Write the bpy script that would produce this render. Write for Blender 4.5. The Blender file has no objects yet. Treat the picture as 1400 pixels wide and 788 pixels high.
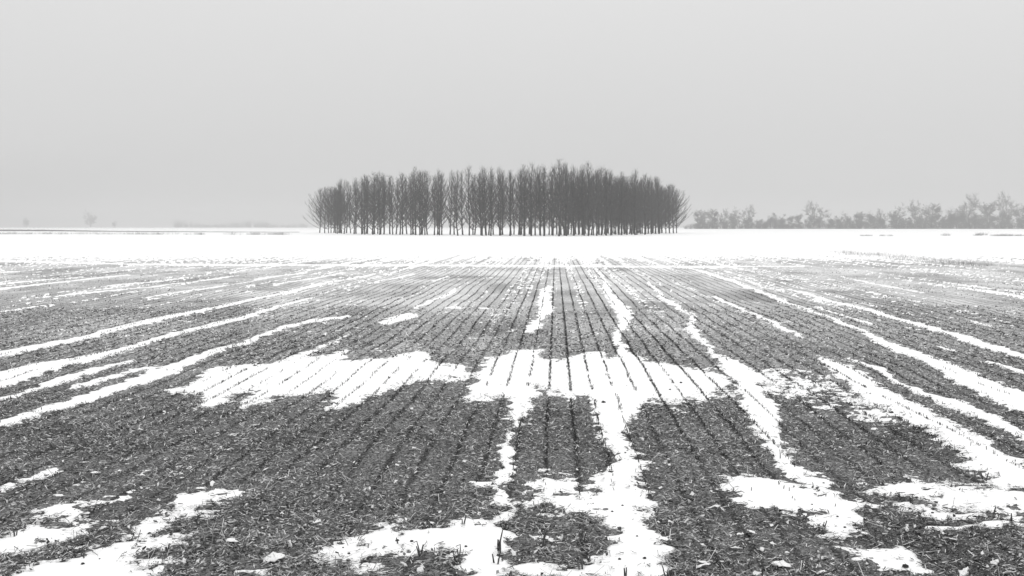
import bpy, math, random
import numpy as np

# ------------------------------------------------------------------ camera, sky, sun, exposure
sc = bpy.context.scene
CAM_H = 2.0          # eye height above the field, metres
F = 1400.0           # focal length in photo pixels
HX, HY = 700.0, 310.0   # photo column of the optical axis, photo row of the horizon
VPX = 760.0          # the drill rows run towards this column

cam_d = bpy.data.cameras.new('camera')
cam_d.sensor_width = 36.0
cam_d.lens = 36.0
cam_d.shift_y = -84.0 / 1400.0
cam_d.clip_start = 0.05
cam_d.clip_end = 30000.0
cam = bpy.data.objects.new('camera', cam_d)
cam.location = (0, 0, CAM_H)
cam.rotation_euler = (math.pi / 2, 0, 0)
sc.collection.objects.link(cam)
sc.camera = cam

SUN_EL, SUN_AZ = 52.0, 50.0      # degrees; azimuth from +Y towards +X
world = bpy.data.worlds.new('World')
sc.world = world
world.use_nodes = True
nt = world.node_tree
nt.nodes.clear()
wo = nt.nodes.new('ShaderNodeOutputWorld')
bg = nt.nodes.new('ShaderNodeBackground')
sky = nt.nodes.new('ShaderNodeTexSky')
sky.sky_type = 'NISHITA'
sky.sun_disc = False
sky.sun_elevation = math.radians(SUN_EL)
sky.sun_rotation = math.radians(SUN_AZ)
sky.air_density = 1.0
sky.dust_density = 4.0
bw = nt.nodes.new('ShaderNodeRGBToBW')       # black-and-white photograph: a colourless sky
nt.links.new(sky.outputs[0], bw.inputs[0])
tc = nt.nodes.new('ShaderNodeTexCoord')
sx = nt.nodes.new('ShaderNodeSeparateXYZ')
nt.links.new(tc.outputs['Generated'], sx.inputs[0])
# overcast cloud deck: luminance rises evenly from horizon to zenith
cl = nt.nodes.new('ShaderNodeMath'); cl.operation = 'MAXIMUM'; cl.inputs[1].default_value = 0.0
nt.links.new(sx.outputs['Z'], cl.inputs[0])
ma = nt.nodes.new('ShaderNodeMath'); ma.operation = 'MULTIPLY_ADD'
ma.inputs[1].default_value = 6.5
ma.inputs[2].default_value = 6.2
nt.links.new(cl.outputs[0], ma.inputs[0])
mx = nt.nodes.new('ShaderNodeMath'); mx.operation = 'MULTIPLY_ADD'
mx.inputs[1].default_value = 0.03
nt.links.new(bw.outputs[0], mx.inputs[0])
nt.links.new(ma.outputs[0], mx.inputs[2])
nt.links.new(mx.outputs[0], bg.inputs['Color'])
bg.inputs['Strength'].default_value = 0.1
nt.links.new(bg.outputs[0], wo.inputs['Surface'])

sun_d = bpy.data.lights.new('sun', 'SUN')
sun_d.energy = 0.6
sun_d.angle = math.radians(40)
sun_d.color = (1, 1, 1)
sun = bpy.data.objects.new('sun', sun_d)
a, e = math.radians(SUN_AZ), math.radians(SUN_EL)
from mathutils import Vector
sun.rotation_euler = Vector((math.sin(a) * math.cos(e), math.cos(a) * math.cos(e), math.sin(e))).to_track_quat('Z', 'Y').to_euler()
sun.location = (60, 60, 80)
sc.collection.objects.link(sun)

vs = sc.view_settings
vs.view_transform = 'Standard'
vs.look = 'None'
vs.exposure = 0.0
vs.gamma = 1.0
vs.use_curve_mapping = False
sc.render.engine = 'CYCLES'
sc.cycles.use_denoising = True
sc.cycles.denoiser = 'OPENIMAGEDENOISE'
sc.cycles.denoising_prefilter = 'ACCURATE'
sc.cycles.denoising_input_passes = 'RGB_ALBEDO_NORMAL'
sc.cycles.max_bounces = 6
sc.cycles.diffuse_bounces = 3
sc.cycles.volume_bounces = 2
sc.render.filter_size = 1.1

rng = np.random.default_rng(11)
random.seed(5)
COL = sc.collection

# ------------------------------------------------------------------ helpers
def link_mesh(name, me, parent=None):
    o = bpy.data.objects.new(name, me)
    COL.objects.link(o)
    if parent is not None:
        o.parent = parent
    return o

def tag(o, label=None, category=None, group=None, kind=None):
    if label: o['label'] = label
    if category: o['category'] = category
    if group: o['group'] = group
    if kind: o['kind'] = kind
    return o

def empty(name, loc=(0, 0, 0), rz=0.0):
    o = bpy.data.objects.new(name, None)
    o.empty_display_size = 0.2
    o.location = loc
    o.rotation_euler = (0, 0, rz)
    COL.objects.link(o)
    return o

def mesh_np(name, verts, loops, starts, mat, smooth=False, attr=None):
    """verts (n,3), loops flat vertex indices, starts loop start of each polygon"""
    me = bpy.data.meshes.new(name)
    me.vertices.add(len(verts))
    me.vertices.foreach_set('co', np.ascontiguousarray(verts, np.float32).ravel())
    me.loops.add(len(loops))
    me.loops.foreach_set('vertex_index', np.ascontiguousarray(loops, np.int32))
    me.polygons.add(len(starts))
    me.polygons.foreach_set('loop_start', np.ascontiguousarray(starts, np.int32))
    if smooth:
        me.polygons.foreach_set('use_smooth', np.ones(len(starts), bool))
    if attr is not None:
        for k, v in attr.items():
            at = me.attributes.new(k, 'FLOAT', 'POINT')
            at.data.foreach_set('value', np.ascontiguousarray(v, np.float32))
    me.update(calc_edges=True)
    me.materials.append(mat)
    return me

def mesh_quads(name, verts, quads, mat, smooth=False, attr=None):
    q = np.asarray(quads, np.int32)
    return mesh_np(name, np.asarray(verts), q.ravel(), np.arange(len(q)) * q.shape[1], mat, smooth, attr)

def uhash(ix, iy, seed):
    h = (ix.astype(np.int64) * 374761393 + iy.astype(np.int64) * 668265263 + seed * 1442695041) & 0xFFFFFFFF
    h = ((h ^ (h >> 13)) * 1274126177) & 0xFFFFFFFF
    h = ((h ^ (h >> 16)) * 2246822519) & 0xFFFFFFFF
    h = h ^ (h >> 15)
    return (h & 0xFFFFFF) / float(0x1000000)

def vnoise(x, y, scale, seed):
    x = x / scale; y = y / scale
    ix = np.floor(x); iy = np.floor(y)
    fx = x - ix; fy = y - iy
    fx = fx * fx * (3 - 2 * fx); fy = fy * fy * (3 - 2 * fy)
    a = uhash(ix, iy, seed); b = uhash(ix + 1, iy, seed)
    c = uhash(ix, iy + 1, seed); d = uhash(ix + 1, iy + 1, seed)
    return ((a + (b - a) * fx) * (1 - fy) + (c + (d - c) * fx) * fy) * 2 - 1

# ------------------------------------------------------------------ materials
def new_mat(name, rough=0.85):
    m = bpy.data.materials.new(name)
    m.use_nodes = True
    b = m.node_tree.nodes['Principled BSDF']
    b.inputs['Roughness'].default_value = rough
    b.inputs['Specular IOR Level'].default_value = 0.2
    return m, m.node_tree, b

def grey(v):
    return (v, v, v, 1)

def noise_mat(name, stops, scale=40.0, detail=4.0, rough=0.9, bump=0.0, stretch=(1, 1, 1), coord='Object'):
    m, t, b = new_mat(name, rough)
    tcn = t.nodes.new('ShaderNodeTexCoord')
    mp = t.nodes.new('ShaderNodeMapping'); mp.inputs['Scale'].default_value = stretch
    n = t.nodes.new('ShaderNodeTexNoise')
    n.inputs['Scale'].default_value = scale; n.inputs['Detail'].default_value = detail
    r = t.nodes.new('ShaderNodeValToRGB')
    els = r.color_ramp.elements
    while len(els) < len(stops): els.new(0.5)
    for el, (p, v) in zip(els, stops):
        el.position = p; el.color = grey(v)
    t.links.new(tcn.outputs[coord], mp.inputs[0]); t.links.new(mp.outputs[0], n.inputs['Vector'])
    t.links.new(n.outputs['Fac'], r.inputs[0]); t.links.new(r.outputs[0], b.inputs['Base Color'])
    if bump:
        bn = t.nodes.new('ShaderNodeBump'); bn.inputs['Strength'].default_value = bump
        bn.inputs['Distance'].default_value = 0.01
        t.links.new(n.outputs['Fac'], bn.inputs['Height']); t.links.new(bn.outputs[0], b.inputs['Normal'])
    return m

M_snow = noise_mat('snow', [(0.3, 0.90), (0.7, 0.94)], 14.0, 5.0, 0.7, 0.15)
M_bark = noise_mat('bark', [(0.3, 0.035), (0.7, 0.085)], 3.0, 5.0, 0.95, 0.3, (1, 1, 0.25))
M_twig = noise_mat('twig_bark', [(0.3, 0.05), (0.7, 0.11)], 2.0, 2.0, 0.95)
M_clod = noise_mat('wet_soil', [(0.3, 0.02), (0.7, 0.07)], 60.0, 4.0, 0.9, 0.6)
M_leaf = noise_mat('snow_dusted_leaf', [(0.36, 0.5), (0.46, 0.9)], 30.0, 3.0, 0.8, 0.2)
M_stalk = noise_mat('dead_stalk', [(0.35, 0.03), (0.7, 0.16)], 120.0, 3.0, 0.85, 0.2, (1, 1, 0.2))
M_grass = noise_mat('dry_grass', [(0.3, 0.22), (0.7, 0.45)], 8.0, 2.0, 0.9)

ROW_SP, ROW_U0 = 0.263, -0.347
ROW_SLOPE = (VPX - HX) / F

def field_material():
    m, t, b = new_mat('stubble_soil', 0.92)
    N = t.nodes.new; L = t.links.new
    geo = N('ShaderNodeNewGeometry')
    sep = N('ShaderNodeSeparateXYZ'); L(geo.outputs['Position'], sep.inputs[0])
    n1 = N('ShaderNodeTexNoise'); n1.inputs['Scale'].default_value = 55; n1.inputs['Detail'].default_value = 6; n1.inputs['Roughness'].default_value = 0.7
    L(geo.outputs['Position'], n1.inputs['Vector'])
    r1 = N('ShaderNodeValToRGB')
    for el, (p, v) in zip(r1.color_ramp.elements, [(0.40, 0.022), (0.67, 0.36)]): el.position = p; el.color = grey(v)
    L(n1.outputs['Fac'], r1.inputs[0])
    n2 = N('ShaderNodeTexNoise'); n2.inputs['Scale'].default_value = 1.7; n2.inputs['Detail'].default_value = 4
    L(geo.outputs['Position'], n2.inputs['Vector'])
    mr = N('ShaderNodeMapRange'); mr.inputs[1].default_value = 0.3; mr.inputs[2].default_value = 0.7; mr.inputs[3].default_value = 0.7; mr.inputs[4].default_value = 1.25
    L(n2.outputs['Fac'], mr.inputs[0])
    # drill rows: a strip of bare wet soil every ROW_SP metres
    u = N('ShaderNodeMath'); u.operation = 'MULTIPLY_ADD'; u.inputs[1].default_value = -ROW_SLOPE
    L(sep.outputs['Y'], u.inputs[0]); L(sep.outputs['X'], u.inputs[2])
    wob = N('ShaderNodeMath'); wob.operation = 'MULTIPLY_ADD'; wob.inputs[1].default_value = 0.03
    L(n2.outputs['Fac'], wob.inputs[0]); L(u.outputs[0], wob.inputs[2])
    s1 = N('ShaderNodeMath'); s1.operation = 'MULTIPLY_ADD'; s1.inputs[1].default_value = 1 / ROW_SP; s1.inputs[2].default_value = -ROW_U0 / ROW_SP + 0.5 - 0.015 / ROW_SP
    L(wob.outputs[0], s1.inputs[0])
    fr = N('ShaderNodeMath'); fr.operation = 'FRACT'; L(s1.outputs[0], fr.inputs[0])
    sb = N('ShaderNodeMath'); sb.operation = 'SUBTRACT'; sb.inputs[1].default_value = 0.5; L(fr.outputs[0], sb.inputs[0])
    ab = N('ShaderNodeMath'); ab.operation = 'ABSOLUTE'; L(sb.outputs[0], ab.inputs[0])
    rr = N('ShaderNodeMapRange'); rr.interpolation_type = 'SMOOTHSTEP'
    rr.inputs[1].default_value = 0.05; rr.inputs[2].default_value = 0.15; rr.inputs[3].default_value = 0.42; rr.inputs[4].default_value = 1.0
    L(ab.outputs[0], rr.inputs[0])
    mu = N('ShaderNodeMath'); mu.operation = 'MULTIPLY'; L(mr.outputs[0], mu.inputs[0]); L(rr.outputs[0], mu.inputs[1])
    vm = N('ShaderNodeVectorMath'); vm.operation = 'SCALE'; L(r1.outputs[0], vm.inputs[0]); L(mu.outputs[0], vm.inputs['Scale'])
    fa = N('ShaderNodeAttribute'); fa.attribute_name = 'frost'
    n3 = N('ShaderNodeTexNoise'); n3.inputs['Scale'].default_value = 28; n3.inputs['Detail'].default_value = 5; n3.inputs['Roughness'].default_value = .75
    L(geo.outputs['Position'], n3.inputs['Vector'])
    fm = N('ShaderNodeMath'); fm.operation = 'MULTIPLY_ADD'; fm.inputs[1].default_value = 2.6; fm.inputs[2].default_value = -1.3
    L(n3.outputs['Fac'], fm.inputs[0])
    fk = N('ShaderNodeMath'); fk.operation = 'ADD'; L(fm.outputs[0], fk.inputs[0]); L(fa.outputs['Fac'], fk.inputs[1])
    f1 = N('ShaderNodeMapRange'); f1.inputs[1].default_value = 0.15; f1.inputs[2].default_value = .85; L(fk.outputs[0], f1.inputs[0])
    f2 = N('ShaderNodeMath'); f2.operation = 'MULTIPLY'; L(f1.outputs[0], f2.inputs[0]); L(rr.outputs[0], f2.inputs[1])
    gate = N('ShaderNodeMapRange'); gate.inputs[2].default_value = .1; L(fa.outputs['Fac'], gate.inputs[0])
    f3 = N('ShaderNodeMath'); f3.operation = 'MULTIPLY'; L(f2.outputs[0], f3.inputs[0]); L(gate.outputs[0], f3.inputs[1])
    mxc = N('ShaderNodeMix'); mxc.data_type = 'RGBA'
    L(f3.outputs[0], mxc.inputs['Factor']); L(vm.outputs[0], mxc.inputs['A']); mxc.inputs['B'].default_value = grey(.82)
    L(mxc.outputs['Result'], b.inputs['Base Color'])
    bn = N('ShaderNodeBump'); bn.inputs['Strength'].default_value = 0.7; bn.inputs['Distance'].default_value = 0.012
    L(n1.outputs['Fac'], bn.inputs['Height']); L(bn.outputs[0], b.inputs['Normal'])
    return m
M_field = field_material()

def tone_material(name, attr, rough=0.8):
    """each straw has its own tone, stored on its points"""
    m, t, b = new_mat(name, rough)
    at = t.nodes.new('ShaderNodeAttribute'); at.attribute_name = attr
    cb = t.nodes.new('ShaderNodeCombineColor')
    for i in range(3): t.links.new(at.outputs['Fac'], cb.inputs[i])
    t.links.new(cb.outputs[0], b.inputs['Base Color'])
    return m
M_straw = tone_material('straw', 'tone')
M_stub = tone_material('stubble', 'tone')

# ------------------------------------------------------------------ survey of the snow cover (photo column, photo row -> field)
def at(px, py):
    d = CAM_H * F / (py - HY)
    return ((px - HX) / F * d, d)

POLY = [  # softness of the edge, strength, outline
 (3.0, 1.0, [(0,664),(40,650),(76,640),(82,643),(35,661),(0,673)]),
 (2.5, .8, [(63,702),(84,697),(117,689.5),(102,702),(71,708)]),
 (4.0, 1.0, [(-60,760),(0,740),(38,725),(76,730),(127,722),(165,717),(142,725),(100,730),(61,735),(30,750),(0,764),(-60,790)]),
 (5.0, 1.0, [(30,788),(84,769.5),(107,763),(127,753),(152,740),(175,730),(193,712),(218,700),(244,689.5),(236,684.5),(249,675.5),(305,673),(337,669),(330,675.5),(300,683),(266,689.5),(244,701),(302,703.5),(254,712),(223,725),(200,738),(269,735),(233,745),(178,757),(162,766),(178,772),(216,769.5),(211,800),(205,840),(-60,840)]),
 (5.0, 1.0, [(429,760.5),(462,743),(492,733),(512,722.5),(515,705),(543,703.5),(538,720),(578,725),(616,715),(655,707),(677,702),(677,684.5),(698,681),(712,680),(700,700),(688,720),(680,740),(678,765),(674,800),(672,840),(600,840),(615,800),(642,776),(624,766),(634,753),(594,752),(553,755),(523,762),(500,763),(482,776),(474,766),(459,763)]),
 (5.0, 1.0, [(827,592.5),(827,608),(833,629),(834.5,646),(809,658),(819,664),(822,672),(812,677),(746,678),(700,683),(700,687),(776,687),(776,692),(827,693),(829,705),(829,720),(842,726),(829,738),(819,753),(796,760.5),(751,766),(700,778),(690,783),(784,782),(822,771),(832,777),(827,782),(852,783.5),(870,792),(874,840),(898,840),(900,788),(903,783),(911,771),(923,755.5),(923,740),(898,728),(888,720),(878,705),(885,689.5),(880,677),(883,664),(867.5,649),(872.6,636),(860,618.5),(857,588),(842,580)]),
 (3.5, .8, [(728,660),(751,654),(784,656.5),(786,663),(766,670.5),(751,667)]),
 (4.0, 1.0, [(987,656),(1004,650),(1025,650),(1050,655),(1085,660),(1112,662),(1100,650),(1075,636),(1090,632),(1108,641),(1133,658),(1139,674),(1177,686),(1230,687),(1290,684),(1290,694),(1266,698),(1235,692),(1210,688),(1177,690),(1161,700),(1172,710),(1202,725),(1187,728),(1157,722),(1126,717),(1101,712),(1118,702),(1076,697),(1060,690),(1030,690),(1010,672)]),
 (4.0, 1.0, [(1195,665),(1233,661),(1260,662),(1228,650),(1243,649),(1293,662),(1286,654),(1329,667),(1400,668),(1500,668),(1500,705),(1400,701),(1355,700),(1316,695),(1266,698),(1240,690),(1290,684),(1236,676),(1210,669)]),
 (2.0, 1.0, [(1162,738),(1187,732.7),(1207,732.7),(1223,738),(1233,745),(1248,750.5),(1253,760.5),(1266,763),(1243,769.5),(1212,769.5),(1187,768),(1172,755.5),(1167,748),(1131,737)]),
 (4.0, 1.0, [(233.5,529),(254,525),(274,514),(292,505),(330,503.6),(350,502),(370,501),(413,487),(457,467),(477,454),(459,469),(434,482),(421,493),(439,491),(474,481),(462,496),(497,493.5),(522.6,493.5),(533,491),(553,487),(573,481),(583.5,483),(588.6,497),(634,501),(637,509),(654.6,511),(662,497),(687.6,488),(700,481),(738,479.5),(742,493.5),(776,493.5),(796.5,483),(822,481),(832,495),(841,481),(865,484.6),(888,497),(910.7,497),(941,503.6),(982,509),(1000,520),(966.5,536.6),(954,544),(928,547),(883,544),(875,557),(865,575),(857,600),(827,600),(819,582),(812,557),(801.5,544),(794,538),(784,544),(776,547),(763.5,539),(751,541.7),(738,529),(725,552),(715,572),(708,585),(695,580),(691,567),(687.6,547),(677,544),(649.5,550.6),(634,550.6),(647,526),(649.5,516),(619,520),(593.7,521),(568,520),(538,526.5),(502,539),(472,555.6),(456.6,560.7),(448,557),(464,541.7),(451.5,534),(413.5,538),(380,541.7),(350,550),(327,552),(350,533),(304.6,545.5),(279,554),(261,554),(282,541.7),(269,536.6),(236,534)]),
 (2.0, 1.0, [(720,453),(722.5,447.5),(734,437.5),(737.5,425),(736,412.5),(740,397.5),(752.5,392.5),(751,415),(757.5,424),(745,432.5),(737.5,447),(728,453)]),
 (1.5, 1.0, [(515,441),(555,430),(567.5,432.5),(548,438),(530,442.5)]),
 (3.0, 1.0, [(961,468),(969,476),(982,486),(1000,491),(1020,500),(1040,508),(1045,530),(1055,550),(1066,572),(1064,590),(1050,597),(1035,590),(1027,580),(1017,562),(1012,537),(998,515),(988,500),(975,485)]),
 (3.5, .55, [(1040,596),(1060,602),(1083,608),(1092,634),(1076,638),(1060,624),(1050,612)]),
 (4.0, .38, [(1040,508),(1088,506),(1134,514),(1164,537),(1202,556),(1222,572),(1200,575),(1177,565),(1146,552),(1113,548),(1075,544),(1050,536),(1020,530)]),
 (4.0, 1.0, [(1118,487),(1139,491),(1182,511),(1228,537),(1266,559),(1304,582),(1354,607),(1400,633),(1500,688),(1500,705),(1400,672),(1380,665),(1349,642),(1320,622),(1291,603),(1261,586),(1228,567),(1202,553),(1164,532),(1136,509)]),
 (8.0, .25, [(880,500),(985,507),(1010,535),(960,550),(900,548)]),
]
STROKE = [  # softness as a share of the width, strength, (column, row, width)
 (.45, 1.0, [(-60,501,11),(0,487,10),(51,476,9),(109,462,7),(178,446.5,6),(254,430.5,4.5),(300,421,4),(350,409.5,3.6),(425,391.5,3),(475,381.5,2.4),(512,375,1.5)]),
 (.45, 1.0, [(-60,536,22),(0,519,19),(51,505,15),(102,493.5,11),(152,482,8),(188,473.6,5),(254,454,4.5),(350,430,4.5),(387,419.5,3),(430,408,1.8)]),
 (.45, 1.0, [(-60,600,9),(0,581,9),(51,564.5,10),(102,549,12),(152,531.5,12),(203,515,13),(254,498.5,12),(292,484.6,9),(320,474,5.5),(350,462,4.5),(388,448,4.2),(426,439,3.6),(474,432.5,2.5)]),
 (.5, .8, [(5,543,3),(28,538,4),(51,529,6),(84,517.6,8),(127,507.4,7),(183,492,3)]),
 (.5, .5, [(99,526.5,5),(124,522.6,7),(152,515,6),(178,508.7,5),(203,505,3)]),
 (.5, .8, [(36,750,3),(75,742,4),(105,740,2)]),
 (.5, .6, [(660,661,8),(698,657,9)]),
 (.5, .8, [(330,782,6),(365,776,6)]),
 (.4, 1.0, [(820,372.5,2),(827.5,387.5,6),(832.5,402.5,9),(842.5,415,13),(855,429,21),(848,445,14),(843.5,458,9),(848.5,475,12),(852,486,22)]),
 (.4, 1.0, [(885,385,2.2),(900,401,6),(907,409,6),(920,415,5),(935,424,6),(950,432.5,4.5),(942,448,7),(954,457,11),(969,476,9)]),
 (.4, 1.0, [(565,422.5,2),(590,412.5,3.4),(622.5,396,3.4)]),
 (.4, .9, [(610,421,2),(620,421,3.2),(630,421.5,2)]),
 (.4, .9, [(656,423,2),(670,423,2.6)]),
 (.4, .9, [(592,385,2),(612,377,2)]),
 (.4, .8, [(505,387.5,1.6),(567,374,1.8)]),
 (.4, 1.0, [(-60,403,2.2),(0,396,2.4),(175,376.5,1.6)]),
 (.4, 1.0, [(-60,395,1.8),(0,389,1.9),(112,379,1.2)]),
 (.4, .9, [(-60,376,1.5),(0,372,1.8),(25,371,1.5)]),
 (.4, .8, [(0,424,1.8),(67,415,1.6)]),
 (.4, .6, [(75,405,1.2),(200,393,1.7),(325,377.5,1.4)]),
 (.4, .6, [(150,391,1.3),(250,381,1.3)]),
 (.4, .6, [(200,407,1.5),(300,392,1.5)]),
 (.4, .9, [(350,382.5,1.6),(420,372.5,1.6)]),
 (.4, .8, [(375,390,1.5),(472,372.5,1.3)]),
 (.5, .8, [(-60,358,2.5),(0,357,2.5),(130,360.5,2.2),(280,362.3,2.6),(700,363.5,2.6),(940,365,2.6),(1100,364.5,2)]),
 (.4, 1.0, [(932,365,2),(950,369,2.2),(1000,384,4),(1045,401,4.6),(1075,413,4),(1105,425,3.4),(1131,435,4),(1167,448,5),(1182,457,6),(1207,468,9),(1240,481,11),(1278,496,14),(1316.5,514,20),(1354.6,531.5,26),(1400,549,34),(1500,590,42)]),
 (.4, 1.0, [(1080,395,2),(1125,409,3),(1175,421,4),(1225,435,4.6),(1267,446.5,5.2),(1329,467,7),(1400,486,7.5),(1500,512,8)]),
 (.4, .8, [(1118,421,2),(1150,431,2),(1190,444,2)]),
 (.4, 1.0, [(975,405,2),(1000,416,3.6),(1045,438,4.6),(1075,452,5),(1101,463,2.4)]),
 (.4, .9, [(1147,377.5,1.4),(1200,389,2),(1262,399,1.3)]),
 (.4, .9, [(1312,392.5,1.2),(1350,399,2),(1400,406,2),(1480,416,2)]),
 (.4, .6, [(1327,437,1.6),(1357,444,1.6)]),
 (.5, .55, [(1281,473,4),(1301,478,3)]),
 (.5, .7, [(1344,493.5,3.5),(1400,509,6),(1480,530,6)]),
 (.4, 1.0, [(1159,490,2.2),(1177,497,4),(1207,509,5),(1243,526.5,6.5),(1278,542,9),(1316,554,14),(1354.6,572,17),(1400,595,13),(1500,640,13)]),
 (.5, .7, [(1270,717,4),(1310,720,5),(1400,722,6),(1480,724,6)]),
 (.5, .35, [(1280,703,8),(1340,709,8),(1400,712,8)]),
 (.5, .5, [(820,600,3),(833,640,4)]),
 (.6, .42, [(704,566,18),(698,600,14),(694,630,12),(690,655,18),(690,684,20)]),
 (.5, .8, [(1052,594,26),(1062,612,24),(1080,634,20)]),
]
BARE = [  # stretches of the far snowfield where the ground shows: strength, (column, row, thickness)
 (1.0, [(-400,313.5,3.4),(-60,315.0,3.2),(60,315.4,2.6),(150,316.4,1.6),(240,317,1.3),(330,317.4,1.0),(410,317.6,.7)]),
 (.62, [(-400,319.5,2.0),(-60,319.8,1.8),(80,320.2,1.6),(240,320.8,1.4),(400,321.4,1.0)]),
 (.5, [(935,321.2,.9),(980,321.6,1.0),(1060,322.2,1.0),(1120,322.4,.9),(1220,323,.7)]),
 (.25, [(1130,347,2),(1170,347.5,3),(1215,352,4),(1250,357,5),(1300,361.5,6),(1352,364,6)]),
]

def seg_sd(px, py, pts):
    best = np.full(px.shape, -1e9)
    for (x0, y0, w0), (x1, y1, w1) in zip(pts[:-1], pts[1:]):
        dx, dy = x1 - x0, y1 - y0
        t = np.clip(((px - x0) * dx + (py - y0) * dy) / (dx * dx + dy * dy), 0, 1)
        d = np.hypot(px - x0 - t * dx, py - y0 - t * dy)
        w = (w0 + t * (w1 - w0)) * 0.5
        best = np.maximum(best, (w - d) / w)       # 1 on the centre line, 0 at the edge
    return best

def poly_sd(px, py, pts):
    d2 = np.full(px.shape, 1e12); ins = np.zeros(px.shape, bool)
    n = len(pts)
    for i in range(n):
        x0, y0 = pts[i]; x1, y1 = pts[(i + 1) % n]
        dx, dy = x1 - x0, y1 - y0
        t = np.clip(((px - x0) * dx + (py - y0) * dy) / (dx * dx + dy * dy + 1e-9), 0, 1)
        d2 = np.minimum(d2, (px - x0 - t * dx) ** 2 + (py - y0 - t * dy) ** 2)
        c = (y0 > py) != (y1 > py)
        ins ^= c & (px < x0 + (py - y0) * dx / (dy if abs(dy) > 1e-9 else 1e-9))
    d = np.sqrt(d2)
    return np.where(ins, d, -d)

DUST_Y = [311, 340, 347, 352, 358, 366, 378, 395, 415, 440, 475, 520, 580, 700, 4000]
DUST_S = [1.0, 1.0, .55, .24, .0, -.17, -.22, -.25, -.27, -.30, -.39, -.52, -.70, -.80, -.80]
FROST_Y = [311, 335, 345, 366, 400, 430, 460, 520, 600, 4000]
FROST_V = [0, 0, .70, .64, .53, .43, .35, .15, .02, 0]

AMP = 0.013
def cover(X, Y):
    """height of the snow sheet and of the bare ground at points of the field"""
    D = np.maximum(Y, 2.0)
    # the edges wander with the clods
    Xw = X + 0.06 * vnoise(X, Y, 0.38, 61) + 0.06 * vnoise(X, Y, 0.11, 62)
    Dw = D + 0.12 * vnoise(X, Y, 0.45, 63) + 0.10 * vnoise(X, Y, 0.12, 64)
    px = HX + F * Xw / Dw
    py = HY + CAM_H * F / Dw
    s = np.interp(py, DUST_Y, DUST_S)
    base_s = s.copy()
    for soft, cap, pts in POLY:
        p = np.array(pts)
        m = 6 * soft
        k = np.where((px > p[:, 0].min() - m) & (px < p[:, 0].max() + m) & (py > p[:, 1].min() - m) & (py < p[:, 1].max() + m))[0]
        if len(k) == 0: continue
        v = poly_sd(px[k], py[k], pts)
        wide_ = soft * np.interp(py[k], [400, 520, 640, 760], [1.8, 2.8, 4.8, 5.2])
        v = v + 1.2
        v = np.sign(v) * np.clip(np.abs(v) / wide_, 0, 1) ** .75 * (0.62 + 0.38 * (cap >= 1))
        v = np.where(v > 0, v * cap, v)
        s[k] = np.maximum(s[k], v)
    for soft, cap, pts in STROKE:
        p = np.array(pts)
        m = p[:, 2].max() + 2
        k = np.where((px > p[:, 0].min() - m) & (px < p[:, 0].max() + m) & (py > p[:, 1].min() - m) & (py < p[:, 1].max() + m))[0]
        if len(k) == 0: continue
        v = np.clip(seg_sd(px[k], py[k], pts) / (soft * 1.3), -1, 1)
        v = np.where(v > 0, v * cap, v)
        s[k] = np.maximum(s[k], v)
    for cap, pts in BARE:
        p = np.array(pts)
        m = p[:, 2].max() + 2
        k = np.where((px > p[:, 0].min() - m) & (px < p[:, 0].max() + m) & (py > p[:, 1].min() - m) & (py < p[:, 1].max() + m))[0]
        if len(k) == 0: continue
        v = np.clip(seg_sd(px[k], py[k], pts) * 2.5, 0, 1) * cap
        s[k] = s[k] * (1 - v) - 0.6 * v * (cap >= 1) + (-0.02) * v * (cap < 1)
    U = X - ROW_SLOPE * Y
    row = np.floor((U - ROW_U0) / ROW_SP + 0.5)
    near = np.clip(1.25 - Y / 22.0, 0.12, 1)
    n = near * (0.42 * vnoise(X, Y, 0.42, 1) + 0.3 * vnoise(X, Y * 0.5, 1.3, 4)) + 0.42 * vnoise(X, Y, 0.13, 2) + 0.45 * vnoise(X, Y, 0.045, 3) + 0.22 * near * vnoise(X * .45, Y, 0.06, 5)
    n += 0.45 * (uhash(np.floor(X * 37), np.floor(Y * 37), 9) - 0.5)
    # every drill row carries a little more or less snow than its neighbour
    rw = vnoise(row * 7.31, Y * 0.035, 1.0, 6)
    n += 0.6 * rw * np.clip((Y - 14) / 20, 0, 1)
    z0 = 0.035 * vnoise(X, Y, 3.1, 21) + 0.02 * vnoise(X, Y, 1.1, 22)
    z0 *= np.clip(1.4 - Y / 60.0, 0, 1)
    snow = z0 + AMP * s + 0.002 * vnoise(X, Y, 0.5, 31) * np.clip(1 - Y / 40, 0, 1)
    soil = z0 - AMP * 0.62 * n * (1 + (0.45 + .9 * (n < 0) * np.clip(-s * 2 - .3, 0, 1)) * np.clip((16 - Y) / 6, 0, 1))
    return snow, soil, s

def frost_at(X, Y):
    D = np.maximum(Y, 2.0)
    f = np.interp(HY + CAM_H * F / D, FROST_Y, FROST_V)
    return np.clip(f * (1 + 0.35 * vnoise(X, Y * .5, 1.7, 71) + 0.25 * vnoise(X, Y * .4, .5, 72)), 0, 1)

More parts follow.
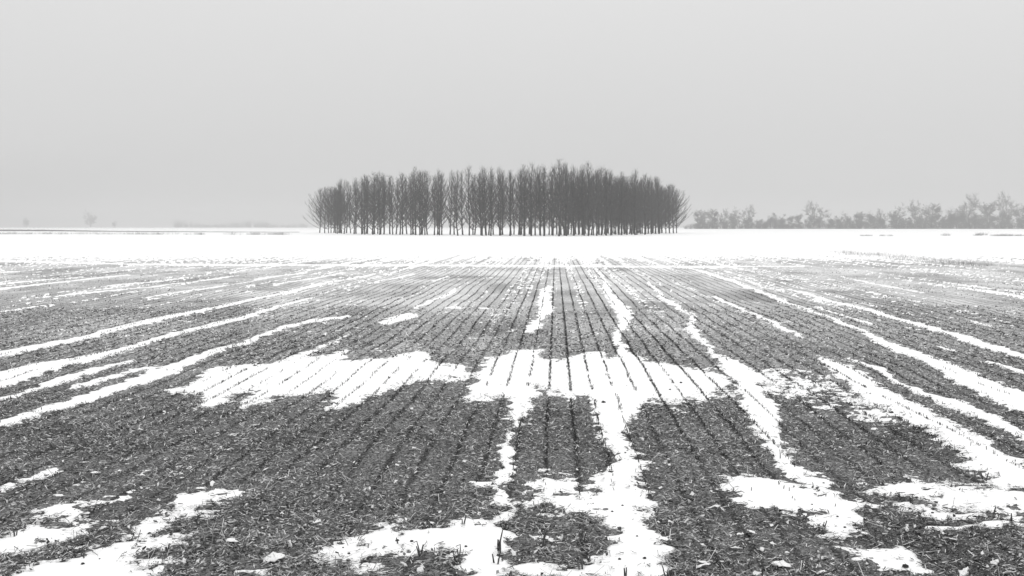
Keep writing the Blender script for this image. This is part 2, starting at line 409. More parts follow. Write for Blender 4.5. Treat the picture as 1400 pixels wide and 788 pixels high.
# ------------------------------------------------------------------ the field: bare ground and the snow lying on it
c_mid = np.arange(-745, 745.1, 1.7)
c_out = np.array([765, 790, 820, 860, 910, 970, 1040, 1130, 1250, 1450, 1750, 2300, 3200, 4300])
cols = np.concatenate([-c_out[::-1], c_mid, c_out])
rows_d = np.concatenate([np.linspace(-25, 4.6, 22),
                         CAM_H * F / (np.arange(850, 345, -1.0) - HY),
                         CAM_H * F / (np.arange(345, 322, -0.5) - HY),
                         CAM_H * F / (np.arange(322, 311.0, -0.22) - HY)])
DD, CC = np.meshgrid(rows_d, cols, indexing='ij')
XX = CC / F * np.maximum(DD, 6.0)
snow_z, soil_z, S = cover(XX.ravel(), DD.ravel())
nr, nc = DD.shape
idx = np.arange(nr * nc).reshape(nr, nc)
quads = np.stack([idx[:-1, :-1], idx[:-1, 1:], idx[1:, 1:], idx[1:, :-1]], -1).reshape(-1, 4)
XY = np.stack([XX.ravel(), DD.ravel()], -1)
field = link_mesh('field', mesh_quads('field', np.column_stack([XY, soil_z]), quads, M_field, False, {'frost': frost_at(XX.ravel(), DD.ravel())}))
tag(field, kind='structure')
keep = (snow_z - soil_z)[quads].max(1) > -0.002
sq = quads[keep]
used, inv = np.unique(sq.ravel(), return_inverse=True)
snow = link_mesh('snow', mesh_quads('snow', np.column_stack([XY, snow_z])[used], inv.reshape(-1, 4), M_snow, True))
tag(snow, kind='structure')

# ------------------------------------------------------------------ chopped straw lying on the bare ground
def litter(n, py0, py1, lmin, lmax, wmin, wmax, seed):
    r = np.random.default_rng(seed)
    py = r.uniform(py0, py1, n)
    D = CAM_H * F / (py - HY)
    X = r.uniform(-860, 860, n) / F * D
    sn, so, s = cover(X, D)
    clump = 0.5 * vnoise(X, D, 0.6, 41) + 0.5 * vnoise(X, D, 0.2, 42)
    k = (so - sn > -0.0005 - 0.0045 * (r.random(n) < 0.3)) & (r.random(n) < 0.8 + 0.8 * clump)
    so = np.maximum(so, sn)
    X, D, so, py, clump = X[k], D[k], so[k], py[k], clump[k]
    n = len(X)
    L = r.uniform(lmin, lmax, n) ; W = r.uniform(wmin, wmax, n) * np.clip(D / 9.0, 1, 2.2)
    th = r.uniform(0, 2 * np.pi, n)
    tl = r.normal(0, 0.28, n)
    roll = r.normal(0, 0.6, n)
    ax = np.stack([np.cos(th) * np.cos(tl), np.sin(th) * np.cos(tl), np.sin(tl)], -1)
    side = np.stack([-np.sin(th) * np.cos(roll), np.cos(th) * np.cos(roll), np.sin(roll)], -1)
    c = np.stack([X, D, so + 0.003 + np.abs(np.sin(tl)) * L * 0.45 + r.uniform(0, 0.012, n)], -1)
    h = ax * (L * 0.5)[:, None]; w = side * (W * 0.5)[:, None]
    V = np.stack([c - h - w, c + h - w * 0.7, c + h + w * 0.7, c - h + w], 1).reshape(-1, 3)
    tone = np.exp(r.normal(math.log(0.16), 1.05, n))
    tone *= 1 + 0.45 * vnoise(X, D, 0.9, 43) + 0.3 * vnoise(X, D, 0.25, 44)
    tone = np.clip(tone, 0.02, 0.62)
    fr = r.random(n) < 0.09 + 0.5 * frost_at(X, D)                     # frosted pieces
    tone[fr] = r.uniform(0.6, 0.9, fr.sum())
    return V, np.repeat(tone, 4)
parts = [litter(140000, 620, 850, .010, .046, .003, .007, 101),
         litter(130000, 500, 620, .012, .048, .004, .008, 102),
         litter(60000, 420, 500, .02, .07, .006, .010, 103),
         litter(14000, 540, 850, .015, .035, .010, .022, 104),
         litter(5000, 600, 850, .07, .15, .003, .005, 105)]
V = np.concatenate([p[0] for p in parts]); T = np.concatenate([p[1] for p in parts])
straw = link_mesh('straw_litter', mesh_quads('straw_litter', V, np.arange(len(V)).reshape(-1, 4), M_straw, False, {'tone': T}))
tag(straw, 'chopped grey straw strewn over the bare stubble field', 'straw', kind='stuff')

# ------------------------------------------------------------------ short stubble standing in the drill rows
def stubble(n, seed):
    r = np.random.default_rng(seed)
    py = r.uniform(352, 700, n) ** 1.0
    py = 352 + (py - 352) * r.uniform(0.35, 1, n)
    D = CAM_H * F / (py - HY)
    X = r.uniform(-800, 800, n) / F * D
    U = X - ROW_SLOPE * D
    k = np.floor((U - ROW_U0) / ROW_SP + 0.5)
    strong = uhash(k, k * 0 + 3, 77)
    strong = np.where((U > -.5) & (U < 2.2), .45 + .55 * strong, strong * .6)
    U = ROW_U0 + k * ROW_SP + r.normal(0, 0.007, n) + 0.012 * vnoise(D, k, 1.5, 51)
    X = U + ROW_SLOPE * D
    patch = vnoise(X, D, 2.4, 52)
    fade = np.interp(py, [352, 370, 520, 580, 640, 700], [.5, .8, .85, .62, .25, .04])
    sel = (r.random(n) < (0.15 + 0.85 * strong ** 1.5) * fade) & (patch + .9 * vnoise(X, D, .3, 53) > .15 - 1.0 * strong)
    X, D, py = X[sel], D[sel], py[sel]
    n = len(X)
    sn, so, s = cover(X, D)
    z = so - 0.01
    H = r.uniform(0.012, 0.032, n) + np.maximum(sn - so, 0) * .7
    R = r.uniform(0.003, 0.005, n) * np.clip(D / 12, 1, 2.6)
    th = r.uniform(0, 2 * np.pi, n)
    lean = r.normal(0, 0.25, (n, 2))
    V = np.empty((n, 6, 3))
    for j in range(3):
        a = th + j * 2 * np.pi / 3
        V[:, j, 0] = X + np.cos(a) * R; V[:, j, 1] = D + np.sin(a) * R; V[:, j, 2] = z
        V[:, 3 + j, 0] = X + np.cos(a) * R * .7 + lean[:, 0] * H; V[:, 3 + j, 1] = D + np.sin(a) * R * .7 + lean[:, 1] * H; V[:, 3 + j, 2] = z + H + 0.01
    b = (np.arange(n) * 6)[:, None, None]
    q = np.array([[0, 1, 4, 3], [1, 2, 5, 4], [2, 0, 3, 5]])[None] + b
    return V.reshape(-1, 3), q.reshape(-1, 4), np.repeat(np.clip(np.exp(r.normal(math.log(.055), .5, n)), .02, .2), 6)
V, Q, T = stubble(110000, 201)
st = link_mesh('stubble_rows', mesh_quads('stubble_rows', V, Q, M_stub, False, {'tone': T}))
tag(st, 'short dark stubble standing in straight drill rows across the field', 'stubble', kind='stuff')

# ------------------------------------------------------------------ bare trees
class Tubes:
    def __init__(self): self.v = []; self.q = []; self.n = 0
    def add(self, pts, rad, sides=3):
        pts = [np.asarray(p, float) for p in pts]
        base = self.n
        for i, (p, r) in enumerate(zip(pts, rad)):
            d = pts[min(i + 1, len(pts) - 1)] - pts[max(i - 1, 0)]
            d = d / (np.linalg.norm(d) + 1e-9)
            ref = np.array([1.0, 0, 0]) if abs(d[0]) < 0.8 else np.array([0, 1.0, 0])
            s1 = np.cross(d, ref); s1 /= np.linalg.norm(s1); s2 = np.cross(d, s1)
            for k in range(sides):
                a = 2 * math.pi * k / sides
                self.v.append(p + (s1 * math.cos(a) + s2 * math.sin(a)) * r)
        self.n += len(pts) * sides
        for i in range(len(pts) - 1):
            for k in range(sides):
                a0 = base + i * sides + k; a1 = base + i * sides + (k + 1) % sides
                self.q.append((a0, a1, a1 + sides, a0 + sides))
    def mesh(self, name, mat):
        return mesh_quads(name, np.array(self.v), np.array(self.q), mat, True)

def bend(rnd, p, d, L, up, segs, wob):
    """a limb that starts along d and curves towards the sky"""
    out = [np.array(p, float)]
    d = np.array(d, float)
    for i in range(segs):
        d = d + np.array([rnd.gauss(0, wob), rnd.gauss(0, wob), up + rnd.gauss(0, wob * .5)])
        d /= np.linalg.norm(d)
        out.append(out[-1] + d * (L / segs))
    return out

def poplar(seed, H=15.8, spread=1.0, lowest=0.16, side=None, nprim=36, dense=1.0):
    rnd = random.Random(seed)
    tr = Tubes(); cr = Tubes()
    # leader
    pts = [np.zeros(3)]; n = 12
    for i in range(n):
        pts.append(pts[-1] + np.array([rnd.gauss(0, .07), rnd.gauss(0, .07), H * .97 / n]))
    r0 = 0.17 + rnd.uniform(-.02, .03)
    pts[0] = pts[0] + np.array([0, 0, -0.15])
    tr.add(pts, [r0 * 1.25] + [max(r0 * (1 - (i / n)) ** .85, .012) for i in range(1, n + 1)], 6)
    def on(t):
        f = t * n; i = min(int(f), n - 1); return pts[i] + (pts[i + 1] - pts[i]) * (f - i)
    ang = rnd.uniform(0, 6.28)
    for b in range(nprim):
        t = lowest + (0.93 - lowest) * (b / nprim) ** 0.9 + rnd.uniform(-.012, .012)
        ang += 2.4 + rnd.uniform(-.5, .5)
        p = on(t)
        a = ang
        L = (H * (1 - t)) * rnd.uniform(.42, .66) * spread + 0.35
        L = min(L, 5.6 * spread)
        tilt = math.radians(rnd.uniform(36, 58) * (0.75 + .35 * spread) * (1.15 - .62 * t))
        if side is not None and t < .6:
            k = math.cos(a - side)
            L *= 1 + .35 * k; tilt *= 1 + .25 * max(k, 0)
        d = (math.cos(a) * math.sin(tilt), math.sin(a) * math.sin(tilt), math.cos(tilt))
        limb = bend(rnd, p, d, L, .13, 6, .08 + .05 * (dense > 1.5))
        rb = min(.095, .018 * L + .015)
        cr.add(limb, [rb * (1 - .75 * i / 6) for i in range(7)], 3)
        m = int((3 + L * 1.7) * dense)
        for j in range(m):
            f = rnd.uniform(.18, .98) * 6; i = min(int(f), 5)
            q = limb[i] + (limb[i + 1] - limb[i]) * (f - i)
            dd = limb[i + 1] - limb[i]; dd /= np.linalg.norm(dd)
            dv = dd + np.array([rnd.gauss(0, .5), rnd.gauss(0, .5), rnd.uniform(.0, .35)])
            dv /= np.linalg.norm(dv)
            l2 = rnd.uniform(.7, 1.9) * (.65 + .5 * (1 - f / 6)) * min(1, .5 + L / 5)
            tw = bend(rnd, q, dv, l2, .08, 3, .10)
            cr.add(tw, [.019, .015, .011, .006], 3)
            for _ in range(2):
                i2 = rnd.randint(0, 2)
                dw = (tw[i2 + 1] - tw[i2]); dw = dw / np.linalg.norm(dw) + np.array([rnd.gauss(0, .5), rnd.gauss(0, .5), rnd.uniform(0, .4)])
                dw /= np.linalg.norm(dw)
                e = tw[i2] + dw * rnd.uniform(.35, .9)
                cr.add([tw[i2], e], [.010, .005], 3)
    return tr.mesh('trunk', M_bark), cr.mesh('crown', M_twig)

def broad(seed, H=18.0, width=10.0, bole=0.16, thick=1.0, n1=12):
    """bare broad-crowned tree: forked limbs, branches and twigs filling a round crown"""
    rnd = random.Random(seed)
    tr = Tubes(); cr = Tubes()
    hb = H * bole
    pts = [np.array([0, 0, -.3])] + [np.array([rnd.gauss(0, .12) * i, rnd.gauss(0, .12) * i, hb * (i / 3) + (H * .45) * max(0, (i - 3)) / 3]) for i in range(1, 7)]
    r0 = .022 * H * thick
    tr.add(pts, [r0 * 1.2, r0, r0 * .92, r0 * .85, r0 * .6, r0 * .38, r0 * .2], 6)
    def grow(p, d, L, r, lvl):
        segs = (5, 4, 3, 2)[lvl]
        limb = bend(rnd, p, d, L, (.10, .06, .03, .02)[lvl], segs, (.12, .16, .2, .2)[lvl])
        cr.add(limb, [r * (1 - .72 * i / segs) for i in range(segs + 1)], 3)
        if lvl == 3: return
        for j in range((8, 7, 5)[lvl]):
            f = rnd.uniform(.25, 1.0) * segs; i = min(int(f), segs - 1)
            q = limb[i] + (limb[i + 1] - limb[i]) * (f - i)
            dd = (limb[i + 1] - limb[i]) / (L / segs)
            dv = dd + np.array([rnd.gauss(0, .75), rnd.gauss(0, .75), rnd.gauss(0, .5)])
            dv /= np.linalg.norm(dv)
            grow(q, dv, L * rnd.uniform(.38, .62), max(r * .5, .06), lvl + 1)
    for b in range(n1):
        t = rnd.uniform(.35, .98) * 6
        i = min(int(t), 5)
        p = pts[i] + (pts[i + 1] - pts[i]) * (t - i)
        a = b * 2.4 + rnd.uniform(-.4, .4)
        up = rnd.uniform(.15, 1.5)
        d = np.array([math.cos(a), math.sin(a), up]); d /= np.linalg.norm(d)
        L = min(width * .5 / max(math.hypot(d[0], d[1]), .3), (H - p[2]) * .95 / max(d[2], .3)) * rnd.uniform(.75, .95)
        grow(p, d, L, r0 * .42, 0)
    return tr.mesh('trunk', M_bark), cr.mesh('crown', M_twig)

def tree(name, meshes, loc, rz, scale, label, group, cat='tree', fat=1.0):
    t = empty(name, loc, rz)
    t.scale = (scale * fat, scale * fat, scale)
    link_mesh('trunk', meshes[0], t); link_mesh('crown', meshes[1], t)
    return tag(t, label, cat, group)

inner = [poplar(300 + i, spread=.82 + .06 * (i % 3), lowest=.075 + .02 * (i % 3), nprim=40, dense=.72) for i in range(5)]
edge = [poplar(400 + i, spread=.98, lowest=.07, side=math.pi, nprim=42, dense=.75) for i in range(2)]
wide = [poplar(450 + i, spread=1.0, lowest=.085, side=math.pi, nprim=54, dense=.9) for i in range(2)]

front = [(437, 318.6), (465, 320.3), (485, 320.8), (550, 321.8), (640, 322.6), (700, 323.0), (770, 323.6), (850, 322.5), (900, 320.5), (925, 319.0)]
fxy = np.array([at(*p) for p in front])
grove = []
r = random.Random(77)
SPX, SPY = 4.6, 5.0
for j in range(0, 40):
    for i in range(-20, 20):
        X = i * SPX + (j % 2) * SPX * .5 + r.gauss(0, .45); Y = 200 + j * SPY + r.gauss(0, .45)
        if X < fxy[0, 0] + 1.5 or X > fxy[-1, 0] - 1: continue
        yf = np.interp(X, fxy[:, 0], fxy[:, 1])
        dep = float(np.interp(X, [-60, -22, -8, 18], [26, 30, 34, 66]))
        if yf < Y < yf + dep and Y < 345 and r.random() > .06:
            grove.append([X, Y, Y - yf])
grove.append([fxy[0, 0], fxy[0, 1], 0.0]); grove.append([fxy[-1, 0], fxy[-1, 1], 0.0])
for gx, gy in ((-57.6, 331), (47.5, 316)):
    grove.append([gx, gy, 3.0])
grove.sort(key=lambda g: g[0] / g[1])
ordn = ['first', 'second', 'third', 'fourth', 'fifth', 'sixth', 'seventh', 'eighth', 'ninth', 'tenth', 'eleventh', 'twelfth', 'thirteenth', 'fourteenth', 'fifteenth', 'sixteenth', 'seventeenth', 'eighteenth', 'nineteenth', 'twentieth'] + ['twenty-' + w for w in ('first', 'second', 'third', 'fourth', 'fifth', 'sixth', 'seventh', 'eighth', 'ninth')] + ['thirtieth'] + ['thirty-' + w for w in ('first', 'second', 'third', 'fourth', 'fifth', 'sixth', 'seventh', 'eighth', 'ninth')]
n_front = 0
GRP = 'bare poplars standing in the grove'
NG = len(grove)
for k, (X, Y, dep) in enumerate(grove):
    ang = X / Y
    left_end, right_end = k < 7, k >= NG - 7
    if k == 0 or k == NG - 1:
        ms = wide[0 if k == 0 else 1]; rz = r.gauss(0, .15) + (0 if k == 0 else math.pi)
        label = 'bare poplar with wide spreading limbs at the far left end of the grove' if k == 0 else 'bare poplar with wide spreading limbs at the far right end of the grove'
    else:
        if left_end:
            label = 'bare poplar, %s trunk from the left end of the grove' % ordn[k]
        elif right_end:
            label = 'bare poplar, %s trunk from the right end of the grove' % ordn[NG - 1 - k]
        elif dep < 6:
            label = 'bare upright poplar, %s from the left along the front edge of the grove' % ordn[min(n_front, 38)]; n_front += 1
        else:
            label = 'bare upright poplar deep inside the %s part of the grove' % ('thin left' if ang < -.06 else 'left middle' if ang < 0 else 'dense right middle' if ang < .08 else 'dense right')
        if X < -57 or X > 46:
            ms = wide[k % 2]; rz = r.gauss(0, .6) + (0 if X < 0 else math.pi)
        elif dep < 6 and (X < -30 or X > 30):
            ms = edge[k % 2]; rz = r.gauss(0, .5) + (0 if X < 0 else math.pi)
        else:
            ms = inner[r.randrange(5)]; rz = r.uniform(0, 6.28)
    sc_ = r.uniform(.93, 1.06) * (.93 if X > 42 or X < -52 else 1)
    tree('poplar_tree', ms, (X, Y, 0), rz, sc_, label, GRP)

# far tree line on the right, beyond the snowfield
bro = [broad(500, 18, 12, .08), broad(501, 18, 9, .08), broad(502, 18, 14, .1), broad(503, 18, 6.5, .1, .8, 10)]
FAR = [(957,285,16),(974,284,16),(990,291,14),(1003,290,16),(1024,287,20),(1053,284,9),(1069,286,8),(1092,291,12),(1112,283,28),(1138,289,11),(1147,289,9),(1158,294,12),(1175,288,15),(1190,291,13),(1204,291,14),(1225,286,20),(1250,282,22),(1274,276,23),(1287,287,10),(1300,290,22),(1326,275,29),(1352,273,24),(1374,273,25),(1397,279,20),(1424,276,28),(1452,282,22)]
sorted_far = FAR
far_desc = {0: 'faint bare tree just right of the poplar grove in the hazy far tree line', 8: 'broad round-crowned bare tree in the middle of the hazy far tree line',
            5: 'slender upright bare tree, left one of a thin pair in the far tree line', 6: 'slender leaning bare tree, right one of a thin pair in the far tree line',
            17: 'tall dense bare tree left of the small dome-shaped tree in the far tree line', 19: 'small dome-shaped bare tree between taller ones in the far tree line',
            20: 'large round bare tree right of the small dome-shaped one in far tree line', 22: 'tallest bare tree towards the right edge of the hazy far tree line'}
rf = random.Random(9)
for i, (px, top, w) in enumerate(FAR):
    D = 900 + rf.uniform(-40, 40)
    X = (px - HX) / F * D
    base = HY + CAM_H * F / D
    H = (base - top) / F * D
    Wm = w / F * D
    v = 3 if Wm / H < .5 else (1 if Wm / H < .62 else (0 if i % 2 else 2))
    w0 = (12, 9, 14, 6.5)[v]
    sc_ = H / 18 * 1.02
    tree('bare_tree', bro[v], (X, D, 0), rf.uniform(0, 6.28), sc_, far_desc.get(i, 'bare hazy tree, %s from the left in the far right tree line' % ordn[i]), 'trees of the far tree line', fat=max(.7, min(1.5, Wm / (w0 * sc_))))

pxs = 952.0
while pxs < 1460:
    D = 945 + rf.uniform(-25, 25)
    H = rf.uniform(8.5, 13) * (1.25 if pxs > 1240 else 1)
    tree('bare_tree', bro[rf.choice([0, 1, 1, 3])], ((pxs - HX) / F * D, D, 0), rf.uniform(0, 6.28), H / 18, 'low bare tree half hidden behind the first rank of the far right tree line', 'second rank of the far tree line', fat=rf.uniform(1.1, 1.5))
    pxs += rf.uniform(8, 17)

# undergrowth at the foot of the far tree line
def shrub(seed, H=5.0, W=9.0, n=110):
    rnd = random.Random(seed); t = Tubes()
    for i in range(n):
        x = rnd.uniform(-W / 2, W / 2); y = rnd.uniform(-1.5, 1.5)
        h = H * (1 - .5 * (2 * x / W) ** 2) * rnd.uniform(.5, 1.0)
        d = np.array([rnd.gauss(0, .3), rnd.gauss(0, .3), 1.0]); d /= np.linalg.norm(d)
        st_ = bend(rnd, (x, y, -.1), d, h, .03, 3, .14)
        t.add(st_, [.05, .04, .03, .012], 3)
        for _ in range(5):
            k = rnd.randint(0, 2); dv = np.array([rnd.gauss(0, .7), rnd.gauss(0, .7), rnd.uniform(.2, 1)]); dv /= np.linalg.norm(dv)
            t.add([st_[k], st_[k] + dv * rnd.uniform(.5, 1.4)], [.03, .012], 3)
    return t.mesh('shrub', M_twig)
shr = [shrub(600 + i) for i in range(3)]
px = 948
i = 0
while px < 1470:
    D = 885 + rf.uniform(-12, 12)
    o = link_mesh('hedge_shrub', shr[i % 3]); o.location = ((px - HX) / F * D, D, 0)
    k = rf.uniform(1.2, 2.1)
    o.scale = (rf.uniform(1.1, 1.8), 1.5, k); o.rotation_euler = (0, 0, rf.choice([0, math.pi]) + rf.gauss(0, .1))
    tag(o, 'low leafless shrub at the foot of the far right tree line', 'shrub', 'undergrowth of the far tree line')
    px += rf.uniform(9, 15); i += 1

# lone trees and a far wood on the left, almost lost in the haze
for px, top, w, lab in [(124, 292, 14, 'lone bare tree almost lost in haze on the far left horizon'),
                        (36, 299, 11, 'small hazy bare tree nearest the left edge of the horizon'),
                        (156, 303, 12, 'low hazy bush right of the lone tree on the left horizon'),
                        (-30, 300, 12, 'hazy bare tree on the horizon beyond the left edge')]:
    if px < 0: continue
    D = 2100.0; X = (px - HX) / F * D; H = (HY + CAM_H * F / D - top) / F * D
    tree('bare_tree', bro[2] if H < 12 else bro[0], (X, D, 0), px * .7, H / 18, lab, None, fat=1.2)
tb = Tubes(); rw_ = random.Random(4)
for i in range(230):
    px = rw_.uniform(238, 420); D = rw_.uniform(2150, 2300)
    X = (px - HX) / F * D; h = rw_.uniform(10, 24) * (.75 + .25 * math.sin(px * .06))
    for _ in range(9):
        d = np.array([rw_.gauss(0, .28), rw_.gauss(0, .28), 1]); d /= np.linalg.norm(d)
        s_ = bend(rw_, (X + rw_.gauss(0, 1.5), D + rw_.gauss(0, 2), -.3), d, h * rw_.uniform(.6, 1), .02, 3, .12)
        tb.add(s_, [.16, .13, .1, .04], 3)
fw = link_mesh('distant_wood', tb.mesh('distant_wood', M_twig))
tag(fw, 'faint distant wood on the horizon left of the grove', 'wood', kind='stuff')

# ------------------------------------------------------------------ dry grass at the field edge on the right, weeds on the far snow
def tuft_mesh(seed, n, H, W):
    rnd = random.Random(seed); t = Tubes()
    for i in range(n):
        x, y = rnd.gauss(0, W * .35), rnd.gauss(0, W * .35)
        d = np.array([rnd.gauss(0, .28) + x * .4, rnd.gauss(0, .28), 1]); d /= np.linalg.norm(d)
        h = H * rnd.uniform(.45, 1)
        t.add(bend(rnd, (x, y, -.03), d, h, -.06, 3, .12), [.012, .010, .008, .003], 3)
    return t.mesh('grass_tuft', M_grass)
tufts = [tuft_mesh(700 + i, 60, .4, .8) for i in range(4)]
rt = random.Random(31)
verge = [(1130, 346.5), (1170, 348), (1215, 351.5), (1250, 356.5), (1300, 361.5), (1352, 364.5)]
vx = [v[0] for v in verge]; vy = [v[1] for v in verge]
def grass_strip(name, spots, label, cat, blades, H, W, rad):
    t = Tubes()
    for X, D, k in spots:
        for _ in range(blades):
            x, y = X + rt.gauss(0, W) * k, D + rt.gauss(0, W) * k
            d = np.array([rt.gauss(0, .3), rt.gauss(0, .3), 1]); d /= np.linalg.norm(d)
            t.add(bend(rt, (x, y, 0), d, H * k * rt.uniform(.4, 1), -.06, 2, .14), [rad, rad * .8, rad * .3], 3)
    o = link_mesh(name, t.mesh(name, M_grass))
    return tag(o, label, cat, kind='stuff')
spots = []
for i in range(70):
    px = rt.uniform(1135, 1352)
    if rt.random() > .35 + .65 * min(1, max(0, (px - 1190) / 40)): continue
    X, D = at(px, float(np.interp(px, vx, vy)) + rt.gauss(0, 1.3)); spots.append((X, D, rt.uniform(.5, 1.15)))
grass_strip('dry_grass', spots, 'pale dry grass in a patchy strip along the right edge of the stubble', 'grass', 15, .34, .45, .006)
spots = []
for i in range(60):
    px = rt.uniform(-20, 412); X, D = at(px, 320.3 + .0022 * px + rt.gauss(0, .15)); spots.append((X, D, rt.uniform(.6, 1.3)))
grass_strip('dry_weeds', spots, 'thin line of dry weeds along the far left edge of the snowfield', 'weeds', 26, .9, .9, .02)
weeds = [(1293, 322.5, 1.3), (1337, 322.5, 1.2), (1343, 322, 1.8), (1360, 323, 1.0), (1368, 323, 1.2), (1376, 323, 1.4), (1384, 323, 1.1), (1395, 323, 1.2), (1180, 323, .8), (1188, 323, .9), (1207, 323, .9), (1217, 323, .8)]
for px, py, k in weeds:
    X, D = at(px, py)
    o = link_mesh('weed_tuft', tufts[int(px) % 4]); o.location = (X, D, 0.03); o.scale = (k * 1.4, k * 1.4, k * 1.3)
    tag(o, 'dark dry weed sticking out of the far white snow on the right', 'weed', 'weeds on the far snow')

# ------------------------------------------------------------------ foreground: leaves, broken stalks, clods
def ground_z(X, D):
    sn, so, s = cover(np.array([X]), np.array([D]))
    return float(max(sn[0], so[0])), float(sn[0] - so[0])

def leaf_mesh(seed):
    """dry leaf, curled along its midrib, one unit long, with a thickness"""
    rnd = random.Random(seed); nu, nv = 7, 5
    top = []
    curl = rnd.uniform(.2, .5); twist = rnd.uniform(-.8, .8); arch = rnd.uniform(.02, .16)
    for i in range(nu):
        u = i / (nu - 1)
        w = (math.sin(math.pi * min(1, u * .93 + .04)) ** .75) * .24 * (1 + rnd.uniform(-.55, .4))
        for j in range(nv):
            v = (j / (nv - 1) - .5) * 2
            a = v * curl + twist * (u - .5)
            top.append((u - .5, w * math.sin(a) / max(curl, .1) * 1.2, .05 + arch * math.sin(math.pi * u) * .5 + w * (1 - math.cos(a)) * .9 + rnd.gauss(0, .03)))
    V = np.array(top); B = V - np.array([0, 0, .035])
    Vv = np.concatenate([V, B]); n = nu * nv; q = []
    for i in range(nu - 1):
        for j in range(nv - 1):
            a = i * nv + j
            q.append((a, a + nv, a + nv + 1, a + 1)); q.append((n + a, n + a + 1, n + a + nv + 1, n + a + nv))
    for i in range(nu - 1):
        for j in (0, nv - 1):
            a = i * nv + j; q.append((a, a + n, a + nv + n, a + nv) if j == 0 else (a, a + nv, a + nv + n, a + n))
    for j in range(nv - 1):
        for i in (0, nu - 1):
            a = i * nv + j; q.append((a, a + 1, a + 1 + n, a + n) if i == 0 else (a, a + n, a + 1 + n, a + 1))
    return mesh_quads('leaf', Vv, q, M_leaf, True)
leaves = [leaf_mesh(800 + i) for i in range(6)]
LEAF = [(148,598.5,10),(131,591,6),(46,600,8),(98,611,5),(131,648,12),(123,645,6),(81,684,14),(290,664,10),(118,706,9),(140,729,10),(318,745,16),(252,772,12),(270,772,10),(192,588,7),
 (357,619,12),(363,647,8),(385,658,8),(421,639,8),(447,643,7),(386,704,9),(433,716,12),(397,747,20),(375,769,26),(408,774,10),(635,633.5,8),(566,619,8),(531,622,8),(505,669,8),(567,679,6),(541,660,6),(366,715,6),(552,771,10),(575,778,16),(454,667,6),
 (707,702,8),(737,705,11),(764,707,8),(749,719,9),(703,727,8),(726,735,8),(753,740,9),(733,755,12),(784,743,6),(702,759,9),(975,693,18),(988,696,8),(930,699,11),(899,708,9),(946,674,9),(917,716,8),(970,715,14),(1020,704,6),(1021,717,6),(1048,713,8),(1028,728,12),(1012,733,12),(1007,749,14),(1042,750,14),(982,742,8),(961,746,8),(959,768,16),(962,774,20),(1035,782,14),(915,638,6),(1012,636,12),(879,600,5),
 (1123,746,8),(1076,752,8),(1057,742,8),(1137,767,8),(1068,770,24),(1090,778,8),(1123,779,14),(1298,735,18),(1343,755,9),(1240,721,9),(1398,744,8),(1318,783,22),(1380,783,20),(1360,770,14),(1275,749,8),(1257,773,8),(1198,673,6),(1055,717,8),(1350,722,10)]
for k in range(60):                                     # smaller ones scattered between
    LEAF.append((rt.uniform(0, 1400), rt.uniform(560, 785), rt.uniform(3.5, 7)))
big = {(397,747): 'large pale leaf lying left of the foreground snow patch near the bottom', (975,693): 'long pale leaf right of the central snowy wheel track',
       (375,769): 'largest snowy leaf on dark stubble in the bottom left', (1298,735): 'pale snowy leaf right of the small oval snow patch',
       (318,745): 'pale leaf right of the bottom left snow streak', (1068,770): 'long snowy leaf left below the small oval snow patch'}
for i, (px, py, lp) in enumerate(LEAF):
    X, D = at(px, py); z, dz = ground_z(X, D)
    if i >= 85 and dz > 0: continue
    L = lp / F * D * 1.15
    o = link_mesh('dead_leaf', leaves[i % 6]); o.location = (X, D, z + .017)
    o.scale = (L, L * rt.uniform(.6, 1.2), L * rt.uniform(.5, 1.3))
    o.rotation_euler = (rt.gauss(.15, .35), rt.gauss(0, .3), rt.uniform(0, 6.28))
    tag(o, big.get((px, py), 'small snow-dusted leaf on the dark stubble %s' % ('towards the left edge' if px < 350 else 'left of the central wheel track' if px < 840 else 'right of the central wheel track' if px < 1100 else 'towards the right edge')), 'leaf', 'snow-dusted leaves on the stubble')

STALK = [(574,757,20,4,'thick dark broken stalk at the lower edge of the bottom snow patch'),
 (626,765,26,3,'tall bent dark stalk standing in the bottom snow patch left of centre'),
 (634,716,12,2,'thin stalk at the top edge of the bottom snow patch'),
 (683,752,34,4,'tallest dark stalk clump at the right edge of the bottom snow patch'),
 (680,770,18,3,'short dark stalk below the tallest clump beside the bottom snow patch'),
 (741,745,26,3,'dark stalk clump on stubble left of the central wheel track'),
 (795,742,20,3,'dark stalk nearest the left side of the central wheel track'),
 (796,776,16,2,'thin stalk in the snow left below the central wheel track'),
 (913,787,26,4,'dark stalk clump at the bottom right of the central snow'),
 (855,785,14,2,'short thin stalk at the bottom of the central snow'),
 (115,767,14,1,'single thin stalk in the bottom left snow streak'),
 (229,756,11,3,'small stalk tuft on the edge of the bottom left snow streak'),
 (20,737,10,2,'small stalk at the left edge of the picture in snow'),
 (1126,716,12,2,'bent stalk at the left tip of the right-hand snow patch'),
 (1232,681,11,2,'left one of two short stalk pairs in the right-hand snow'),
 (1246,686,12,3,'right one of two short stalk pairs in the right-hand snow'),
 (1335,656,16,2,'left one of two stalks beside the broad right snow track'),
 (1345,654,14,2,'right one of two stalks beside the broad right snow track'),
 (1383,713,13,2,'dark stalk near the right edge below the right snow band'),
 (1296,714,10,2,'small stalk on the strip of stubble below the right snow band'),
 (1358,700,11,1,'single stalk at the lower edge of the right snow band'),
 (1201,735,9,2,'small stalk at the top of the small oval snow patch'),
 (545,742,9,1,'tiny stalk in the middle of the bottom snow patch'),
 (503,748,6,1,'tiny stalk on the left of the bottom snow patch'),
 (1067,622,13,1,'thin stalk in the snowy track right of centre')]
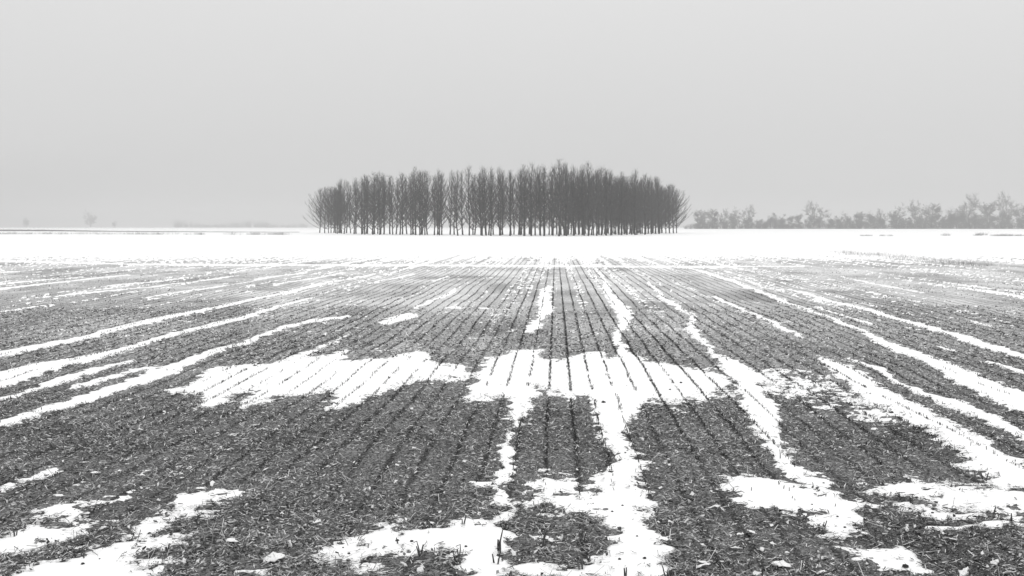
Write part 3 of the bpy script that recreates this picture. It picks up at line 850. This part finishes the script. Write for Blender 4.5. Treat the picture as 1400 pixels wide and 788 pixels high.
for px, py, hp, n, lab in STALK:
    X, D = at(px, py); z, dz = ground_z(X, D)
    H = hp / F * D
    t = empty('broken_stalk', (X, D, z))
    for k in range(n):
        tb = Tubes()
        h = H * (1.0 if k == 0 else rt.uniform(.45, .9))
        d = np.array([rt.gauss(0, .16), rt.gauss(0, .16), 1]); d /= np.linalg.norm(d)
        p = bend(rt, (rt.gauss(0, .008) * (k > 0), rt.gauss(0, .012) * (k > 0), -.02), d, h + .02, 0, 4, .07)
        if k == 0 and n >= 3:                                        # the top has snapped and hangs over
            e = p[-1] + np.array([rt.choice([-1, 1]) * h * .22, 0, -h * .1]); p.append(e)
        rr = rt.uniform(.004, .006)
        tb.add(p, [rr * (1.15 - .12 * q) for q in range(len(p))], 5)
        link_mesh('stem', tb.mesh('stem', M_stalk), t)
    tag(t, lab, 'stalk', 'broken stalks in the foreground')

def clod_mesh(seed):
    import bmesh
    rnd = random.Random(seed); bm = bmesh.new()
    bmesh.ops.create_icosphere(bm, subdivisions=2, radius=1.0)
    for v in bm.verts:
        k = 1 + rnd.uniform(-.28, .28); v.co *= k; v.co.z *= .7
    me = bpy.data.meshes.new('clod'); bm.to_mesh(me); bm.free(); me.materials.append(M_clod); return me
clods = [clod_mesh(900 + i) for i in range(3)]
CLOD = [(113,776,3.2),(26,787,4.5),(136,769,1.6),(477,756,2.6),(469,748,1.6),(477,764,1.8),(543,739,3.2),(563,740,3),(637,747,2.6),(191,746,2.2),(204,734,3.2),(165,741,2.2),(215,729,1.8),(847,764,2.6),(881,763,3.2),(871,735,2),(837,700,2),(851,691,2),(1238,769,5.5),(1275,699,2.4),(1145,702,2.2),(1155,715,2.4),(1126,656,1.8),(1253,679,2.6),(825,552,3.6),(1219,564,3.2),(1110,686,1.6),(1260,749,1.6),(900,549,1.6),(931,524,2.4),(916,534,2)]
for i, (px, py, rp) in enumerate(CLOD):
    X, D = at(px, py); z, dz = ground_z(X, D); R = rp / F * D * .8
    o = link_mesh('soil_clod', clods[i % 3]); o.location = (X, D, z + R * .25); o.scale = (R, R, R * .9); o.rotation_euler = (0, 0, rt.uniform(0, 6.28))
    tag(o, 'largest dark clod at the lower right rim of the small oval snow patch' if (px, py) == (1238, 769) else 'small dark soil clod lying on the white snow', 'clod', 'soil clods on the snow')

# ------------------------------------------------------------------ hazy air over the whole plain
hz = 40.0
x0, x1, y0, y1, z0, z1 = -9600, 9600, -60, 3000, -1.2, hz
hv = [(x0,y0,z0),(x1,y0,z0),(x1,y1,z0),(x0,y1,z0),(x0,y0,z1),(x1,y0,z1),(x1,y1,z1),(x0,y1,z1)]
hq = [(0,3,2,1),(4,5,6,7),(0,1,5,4),(1,2,6,5),(2,3,7,6),(3,0,4,7)]
mh = bpy.data.materials.new('haze'); mh.use_nodes = True
mh.node_tree.nodes.clear()
ho = mh.node_tree.nodes.new('ShaderNodeOutputMaterial'); hv_ = mh.node_tree.nodes.new('ShaderNodeVolumePrincipled')
hv_.inputs['Color'].default_value = grey(0.675)
hv_.inputs['Density'].default_value = 0.0007
hv_.inputs['Anisotropy'].default_value = 0.0
mh.node_tree.links.new(hv_.outputs[0], ho.inputs['Volume'])
haze = link_mesh('haze', mesh_quads('haze', np.array(hv, float), hq, mh))
tag(haze, 'pale winter haze over the whole plain', 'haze', kind='stuff')

print('tris', sum(len(m.loops) - 2 * len(m.polygons) for m in bpy.data.meshes), 'grove', NG)
